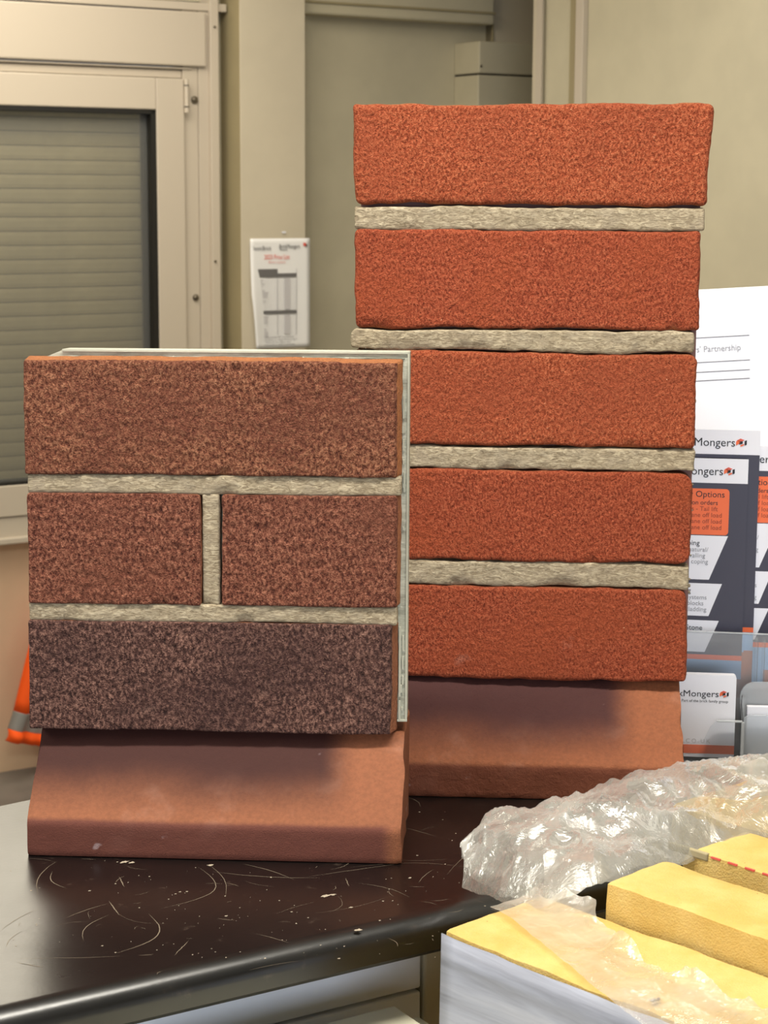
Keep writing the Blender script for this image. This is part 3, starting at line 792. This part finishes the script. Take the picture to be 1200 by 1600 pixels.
def rr_rect(x0, x1, z0, z1, r, n_=5):
    pts = []
    for cx, cz, a0 in ((x1-r, z0+r, -pi/2), (x1-r, z1-r, 0), (x0+r, z1-r, pi/2), (x0+r, z0+r, pi)):
        for q_ in range(n_+1): a = a0+pi/2*q_/n_; pts.append((cx+r*cos(a), cz+r*sin(a)))
    return pts
# clear leaflet rack with flyers
YAW = -.16
hd = empty('leaflet_rack', at_z(1175, 1158), YAW); tag(hd, 'clear acrylic leaflet rack holding navy and orange flyers', 'rack')
hd.rotation_euler = (0, 0, YAW)
def HL(px_, py2, y):      # pixel to rack-local x, z on plane local y
    nn = Vector((-sin(YAW), cos(YAW), 0)); ee = Vector((cos(YAW), sin(YAW), 0)); o_ = hd.location+nn*y
    d = ray(px_, py2); t_ = (o_-CAM).dot(nn)/d.dot(nn); p = CAM+d*t_
    return (p-hd.location).dot(ee), p.z
def flyer(y, xr_px, top_px, label, right=False, xl=None):
    xr, _ = HL(xr_px, 850, y); _, zt_ = HL(xr_px, top_px, y)
    wd = .099
    if False: x0 = HL(xr_px, 850, y)[0]; x1 = x0+wd
    else: x1 = xr; x0 = x1-wd
    nn = Vector((-sin(YAW), cos(YAW), 0)); ee = Vector((cos(YAW), sin(YAW), 0))
    zb = .004
    o = tag(empty('flyer', hd.location+nn*y+ee*((x0+x1)/2)+Vector((0, 0, zb)), YAW), label, 'flyer', 'flyers in the acrylic rack')
    W_ = (x1-x0); Hh = zt_-zb; s = W_/.099
    MB().box(-W_/2, W_/2, 0, .0012, 0, Hh).build('sheet', M['card'], o)
    f = -.0002
    def bx(name, a, b_, c_, d_, m, yy=f): return MB().box(a, b_, yy, .0001, c_, d_).build(name, m, o)
    zt0 = Hh
    yb = zt0-.1370
    bx('navy_field', -W_/2, W_/2, yb, zt0-.0168, M['ink_navy'])
    bx('orange_rule', -W_/2, W_/2, yb-.0035, yb, M['orange'])
    bx('photo_sky', -W_/2+.0, W_/2, .006, yb-.0035, M['photo_blue'])
    ps = MB()
    random.seed(int(y*1000)+7)
    for q_ in range(16):
        xx = -W_/2+q_*W_/16; ps.box(xx, xx+W_/16, f-.0001, 0, .0, yb-.030+.005*random.random()+(.010 if q_ > 12 else 0))
    ps.build('photo_buildings', M['photo_brick'], o)['kind'] = 'stuff'
    text('lettering', 'BrickMongers', .0080, W_/2-.0165, zt0-.0112, f, M['ink'], o, 'RIGHT', bold=.00004)
    logo(o, W_/2-.0162, zt0-.0110, f, .0060, M['ink'])
    op = MB().prism(rr_rect(-W_/2+.006, W_/2-.0120, zt0-.0527, zt0-.0207, .0025), f-.0002, 0).build('orange_panel', M['orange'], o)
    g = f-.0003
    text('lettering', 'Delivery Options', .0060, W_/2-.0150, zt0-.0265, g, M['ink'], o, 'RIGHT', bold=.0002)
    for q_, t_ in enumerate(('for all collection orders', 'Site options - Tail lift', 'Pallet - crane off load', 'Packs - crane off load', 'Full load - crane off load')):
        text('lettering', t_, .0044, W_/2-(.0195 if q_ < 2 else .0165), zt0-.0318-.0043*q_, g, M['ink'] if q_ == 0 else M['ink_rust'], o, 'RIGHT', bold=.00008)
    for (t1, tr, lines, a, b_, xr_, sl_) in (('Landscaping', .031, ('stone & natural/', 'walling', 'sills & coping'), .0533, .0841, .0120, .0120),
                                  ('Cladding', .036, ('brick systems', 'and blocks', 'timber cladding'), .0868, .1097, .0150, .0085), ('Brick & Stone', .0273, (), .1128, .1352, .0163, .0090)):
        q2 = MB(); xr2_ = W_/2-xr_
        q2.prism([(-W_/2+.004, zt0-a), (xr2_, zt0-a), (xr2_-sl_, zt0-b_), (-W_/2+.004, zt0-b_)], f-.0001, 0, 'xz'); q2.build('white_panel', M['card'], o)
        text('lettering', t1, .0050, W_/2-tr, zt0-a-.0068, g, M['ink'], o, 'RIGHT', bold=.00012)
        for r_, t_ in enumerate(lines): text('lettering', t_, .0044, W_/2-.0250-.002*(r_ == 1), zt0-a-.0112-.0042*r_, g, M['ink_grey'], o, 'RIGHT')
    return o
flyer(-.008, 1182, 673, 'navy and orange flyer standing tallest, behind the front flyer')
flyer(-.013, 1165, 718, 'navy and orange flyer at the front of the left pocket, nearest the red bricks')
flyer(-.003, 1243, 699, 'navy and orange flyer in the right pocket, cut off by the picture edge')
rk = MB()
xl = -.104; xr2 = .125
rk.box(xl, xr2, .004, .0065, 0, .10, .0006).build('back_sheet', M['acrylic'], hd)
zf = HL(1120, 989, -.024)[1]
MB().box(xl, xr2, -.026, -.024, 0, zf, .0006).build('front_sheet', M['acrylic_hazy'], hd)
MB().box(xl, xr2, -.0262, -.0238, zf+.0002, zf+.0011, .0003).build('front_edge_glint', M['acrylic_glint'], hd)  # added strip painting the highlight on the front sheet's top edge
MB().box(xl, xr2, -.024, .004, 0, .0022, .0004).build('base_sheet', M['acrylic'], hd)
for px_ in (1182, 1193):
    x = HL(px_, 1040, -.030)[0]; MB().box(x-.001, x+.001, -.0238, -.0155, .0024, zf-.004, .0004).build('divider', M['acrylic'], hd)

# business card holder
ch = tag(empty('card_holder', at_z(1160, 1199), -.10), 'small clear acrylic holder with white business cards beside the red bricks', 'holder')
def CL(px_, py2, y, a=-.10):
    nn = Vector((-sin(a), cos(a), 0)); ee = Vector((cos(a), sin(a), 0)); o_ = ch.location+nn*y
    d = ray(px_, py2); t_ = (o_-CAM).dot(nn)/d.dot(nn); p = CAM+d*t_
    return (p-ch.location).dot(ee), p.z
hw = .094
zf = CL(1140, 1128, 0)[1]
# front with a finger scoop
sc_ = [(-hw, .001), (-.001, .001), (0, .006), (0, zf), (-.018, zf), (-.022, zf-.004), (-.026, zf-.013), (-.034, zf-.016), (-hw+.034, zf-.016), (-hw+.026, zf-.013), (-hw+.022, zf-.004), (-hw+.018, zf), (-hw, zf)]
MB().prism(sc_, 0, .0018).build('front_sheet', M['acrylic'], ch)
MB().prism(rr_rect(-hw, 0, .001, zf+.012, .004), .018, .0198).build('back_sheet', M['acrylic'], ch)
MB().box(-hw, 0, 0, .0198, 0, .0020, .0008).build('base_sheet', M['acrylic'], ch)
MB().box(-hw, -.001, -.0008, .0205, -.0002+.0002, .0013, .0004).build('bottom_edge_glint', M['acrylic_glint'], ch)  # this and the next two strips paint edge highlights
MB().box(-.018, -.001, -.0003, .0021, zf-.0004, zf+.0008, .0003).build('top_edge_glint', M['acrylic_glint'], ch)
MB().box(-.0018, .0004, -.0004, .0022, .006, zf, .0004).build('corner_edge_glint', M['acrylic_glint'], ch)
for x in (-hw, -.0016): MB().prism([(0.0018, .002), (.018, .002), (.018, zf+.008), (.0018, zf-.001)], x, x+.0016, 'yz').build('side_sheet', M['acrylic'], ch)
yc = .006
cxr, czt = CL(1151, 1056, yc); czb = .0045
bc = tag(empty('business_card', ch.matrix_basis @ Vector((cxr-.0425, yc, czb)), -.10), 'white business card with dark lettering and orange foot in the small acrylic holder', 'card')
czh = czt-czb
MB().prism(rr_rect(-.0425, .0425, 0, czh, .002), 0, .0065).build('card_stack', M['card'], bc)
f = -.0002
text('lettering', 'BrickMongers', .0062, .0425-.0112, czh-.0150, f, M['ink'], bc, 'RIGHT', bold=.00003, sx=1.1)
text('lettering', 'Wessex - Part of the brick family group', .0026, .0425-.0050, czh-.0188, f, M['ink'], bc, 'RIGHT')
logo(bc, .0425-.0108, czh-.0150, f, .0050, M['ink'])
text('lettering', 'www.wesser.co.uk', .0032, .005, .0205, f, M['ink_mid'], bc, 'RIGHT'); text('lettering', 'Wessex', .0030, -.008, .0165, f, M['ink_mid'], bc, 'RIGHT')
text('lettering', 'WESSEX.CO.UK', .0042, .0425-.016, .0098, f, M['ink_light'], bc, 'RIGHT', spacing=1.4)
MB().box(-.0425, .0425, -.0002, .0, .0025, .0085).build('orange_rule', M['orange'], bc)
# second holder at the right edge, its glare mixed into the acrylic
p2 = at_z(1157, 1190)
h2 = tag(empty('card_holder', p2, -.05), 'clear acrylic holder with a painted-in bright highlight at the right picture edge', 'holder')
hz = .052
MB().prism(rr_rect(.0, .085, .0015, hz*.62, .006), 0, .002).build('front_sheet', M['acrylic_glare'], h2)
MB().prism(rr_rect(.0, .085, .0015, hz, .010), .013, .015).build('back_sheet', M['acrylic_glare'], h2)
MB().box(0, .085, 0, .015, 0, .002, .0006).build('base_sheet', M['acrylic'], h2)
a = MB(); pts = []
for q_ in range(10):
    t_ = q_/9; pts.append((.002+.011*t_, hz-.006-.022*t_**2))
a.prism([(y_, z_) for y_, z_ in pts]+[(.013, .002), (.002, .002)], .0, .0018, 'yz'); a.build('side_sheet', M['acrylic_glare'], h2)
c2 = tag(empty('business_card', h2.matrix_basis @ Vector((.042, .006, .003)), -.05), 'pale stack of cards in the bright holder at the right picture edge', 'card')
MB().box(-.038, .038, 0, .004, 0, .034, .0004).build('card_stack', M['card'], c2)

# ------------------------------------------------------------------ yellow foam slabs in front of the worktop
FA = radians(47)                                      # angle of their ends from the line of sight
bdir = Vector((sin(FA), cos(FA), 0)); adir = Vector((-cos(FA), sin(FA), 0))      # across the slabs / along them, away from camera
fo = at_z(692, 1452, .020)
FZ = math.atan2(bdir.y, bdir.x)                       # local x = bdir, local y = adir
def slab(name, x0, x1, yend, z1, z0, label, seed, bev=.003, L=.55, ln=True, notch=False):
    o = tag(empty(name, fo+bdir*((x0+x1)/2)+adir*(yend-L/2)+Vector((0, 0, z0-.020)), FZ), label, 'foam slab', 'yellow foam slabs in the open pack')
    w_ = x1-x0; vs, fs = grid_box(w_, L, z1-z0, .004, .006, .012); out = []
    for x, y, z in vs:
        X, Y, Z = x-w_/2, y-L/2, z
        # rounded arrises
        r_ = bev; ex = min(max(X, -w_/2+r_), w_/2-r_); ey = min(Y, L/2-r_); ez = min(Z, z1-z0-r_)
        dx, dy, dz = X-ex, Y-ey, Z-ez; l_ = math.sqrt(dx*dx+dy*dy+dz*dz)
        if l_ > r_: X, Y, Z = ex+dx*r_/l_, ey+dy*r_/l_, ez+dz*r_/l_
        g = noise.noise(Vector((X*30+seed, Y*30, Z*30)))*.0012+noise.noise(Vector((X*120+seed, Y*120, Z*120)))*.0004
        if Z > (z1-z0)*.5: Z += g
        if X < 0: X += g*.7
        out.append((X, Y, Z))
    s_ = mesh_from('foam_block', out, fs, M['foam'], o); s_.data.set_sharp_from_angle(angle=radians(60))
    return o, s_
zd = -.42+.0
s1, _ = slab('foam_slab', 0, .072, 0, .020, zd, 'left yellow foam slab with a grey film-wrapped side, nearest the bricks', 1)
# grey liner on its left side
vs, fs = [], []
NXl, NZl = 60, 30
for j in range(NZl+1):
    for i in range(NXl+1):
        y = -.275+.549*i/NXl; z = .002+(.4375)*j/NZl
        d = .0018+.0011*noise.noise(Vector((y*18, z*14, 3)))+.0006*noise.noise(Vector((y*60, z*22+y*50, 8)))
        e_ = .0008*N1(y*50, 5)
        vs.append((-.036-max(.0009, d), y, z-(e_+.001 if j == NZl else 0)))
for j in range(NZl):
    for i in range(NXl): a = j*(NXl+1)+i; fs.append((a, a+1, a+NXl+2, a+NXl+1))
ln = mesh_from('side_liner', vs, fs, M['liner'], s1); ln['label'] = 'streaky blue-grey film liner'
ln.modifiers.new('s', 'SOLIDIFY').thickness = .0006
s2, _ = slab('foam_slab', .0745, .124, -.040, .037, zd, 'raised yellow foam slab in the middle of the pack, clean cut edges', 2)
s3, _ = slab('foam_slab', .152, .200, -.035, .034, zd, 'yellow foam slab at the right picture edge with a red dashed line on it', 3)
s4, _ = slab('foam_slab', .215, .300, .030, .030, zd, 'furthest yellow foam slab under crinkled film at the right picture edge', 4)
# dashed stitch line along the near top arris of the third slab
for q_ in range(22):
    y = .275-.012-q_*.011
    MB().box(-.0236, -.0226, y-.006, y, .4525, .4535).build('dash_mark', M['ink_red'], s3)
tr_ = MB().box(-.024, -.0215, .265, .292, .450, .4545, .0008); tr_.build('torn_tab', M['wall_dark'], s3)
# dead fly and specks on the first slab
def on_slab(px_, py2, z): return at_z(px_, py2, z)
fp = on_slab(1022, 1566, .0215)
fly = tag(empty('dead_insect', fp, .5), 'tiny dead insect lying on the left yellow slab', 'insect')
fb = MB(); fb.sph((0, 0, .0009), .0011, (2.0, .8, .7)); fb.sph((.0026, .0002, .0009), .0008); fb.build('insect_body', M['dark'], fly, True)
for sgn in (-1, 1):
    for q_ in (-.0012, .0002, .0016):
        lg = MB(); lg.box(q_-.0001, q_+.00015, min(0, sgn*.0028), max(0, sgn*.0028), .0003, .0006); lg.build('insect_leg', M['dark'], fly)

# ------------------------------------------------------------------ crinkled clear bag on the worktop and over the slabs
def fold(p, s=1.):
    a = abs(noise.noise(p*22*s)); b = abs(noise.noise(p*55*s+Vector((7, 2, 1)))); c = abs(noise.noise(p*130*s+Vector((1, 9, 4))))
    return (.5-a)*.016+(.4-b)*.008+(.3-c)*.0035
BAG = tag(empty('plastic_bag', at_z(820, 1360), 0), 'crinkled clear plastic bag on the worktop draped over the yellow slabs', 'bag')
def loft(name, path, mat, seed, nu=230, nv=56, parent=BAG):
    """path rows: (top px, top py, bottom px, bottom py, z at bottom, z at top, bulge)"""
    vs = []; fs = []; n_ = len(path)-1
    for i in range(nu+1):
        t_ = i/nu*n_; a = min(int(t_), n_-1); f_ = t_-a; f_ = f_*f_*(3-2*f_)
        A_, B_ = path[a], path[a+1]; q = [A_[k_]+(B_[k_]-A_[k_])*f_ for k_ in range(7)]
        P0 = at_z(q[2], q[3], q[4]); P1 = at_z(q[0], q[1], q[5])
        for j in range(nv+1):
            s_ = j/nv; p = P0.lerp(P1, s_)
            z = p.z+q[6]*sin(pi*s_)**.8
            pp = Vector((p.x, p.y, s_*.05+seed))
            fo_ = fold(pp)*min(1, 4*s_*(1-s_)+.35)
            side = Vector((noise.noise(pp*40), noise.noise(pp*40+Vector((5, 5, 5))), 0))*.004
            vs.append(Vector((p.x, p.y, z+fo_))+side-BAG.location)
    for i in range(nu):
        for j in range(nv): a = i*(nv+1)+j; fs.append((a, a+1, a+nv+2, a+nv+1))
    return mesh_from(name, vs, fs, mat, parent)
collar = [(716, 1342, 722, 1385, .012, .016, .010), (760, 1312, 775, 1415, .012, .012, .022), (830, 1300, 850, 1425, .020, .010, .026), (905, 1288, 935, 1392, .034, .008, .024),
          (980, 1256, 1040, 1362, .030, .008, .024), (1080, 1240, 1110, 1345, .026, .008, .026), (1200, 1236, 1200, 1318, .028, .008, .026), (1330, 1235, 1330, 1300, .02, .008, .02)]
loft('crumpled_collar', collar, M['film'], 0)
inner = [(722, 1350, 730, 1378, .008, .010, .006), (770, 1322, 785, 1405, .008, .006, .012), (840, 1308, 860, 1410, .012, .005, .014), (915, 1296, 940, 1382, .020, .005, .014),
         (990, 1268, 1040, 1350, .018, .005, .014), (1085, 1250, 1110, 1335, .016, .005, .014), (1200, 1246, 1200, 1308, .016, .005, .014), (1330, 1245, 1330, 1296, .014, .005, .01)]
loft('inner_layer', inner, M['film'], 5, 170, 36)
# draped sheet over the first slab
dr = [(840, 1400, 765, 1420, .022, .023, .004), (912, 1428, 800, 1440, .0225, .0225, .004), (955, 1462, 845, 1474, .0225, .0225, .004), (1000, 1502, 900, 1520, .0225, .0225, .004),
      (1075, 1535, 962, 1572, .0225, .0225, .004), (1150, 1570, 1020, 1618, .0225, .0225, .004), (1240, 1630, 1090, 1680, .0225, .0225, .004)]
def loft_flat(name, path, mat, seed, nu=150, nv=50):
    vs = []; fs = []; n_ = len(path)-1
    for i in range(nu+1):
        t_ = i/nu*n_; a = min(int(t_), n_-1); f_ = t_-a
        A_, B_ = path[a], path[a+1]; q = [A_[k_]+(B_[k_]-A_[k_])*f_ for k_ in range(7)]
        P0 = at_z(q[2], q[3], q[4]); P1 = at_z(q[0], q[1], q[5])
        for j in range(nv+1):
            s_ = j/nv; p = P0.lerp(P1, s_); pp = Vector((p.x, p.y, seed))
            ed_ = s_**5
            z = p.z+abs(noise.noise(Vector((p.x*30+p.y*22, p.y*9-p.x*6, seed))))*.0045+max(0, fold(pp, 1.2))*(.12+.75*ed_)
            vs.append(Vector((p.x, p.y, z))+Vector((noise.noise(pp*60), noise.noise(pp*60+Vector((3, 3, 3))), 0))*.006*ed_-BAG.location)
    for i in range(nu):
        for j in range(nv): a = i*(nv+1)+j; fs.append((a, a+1, a+nv+2, a+nv+1))
    return mesh_from(name, vs, fs, mat, BAG)
loft_flat('draped_sheet', dr, M['film_thin'], 2)
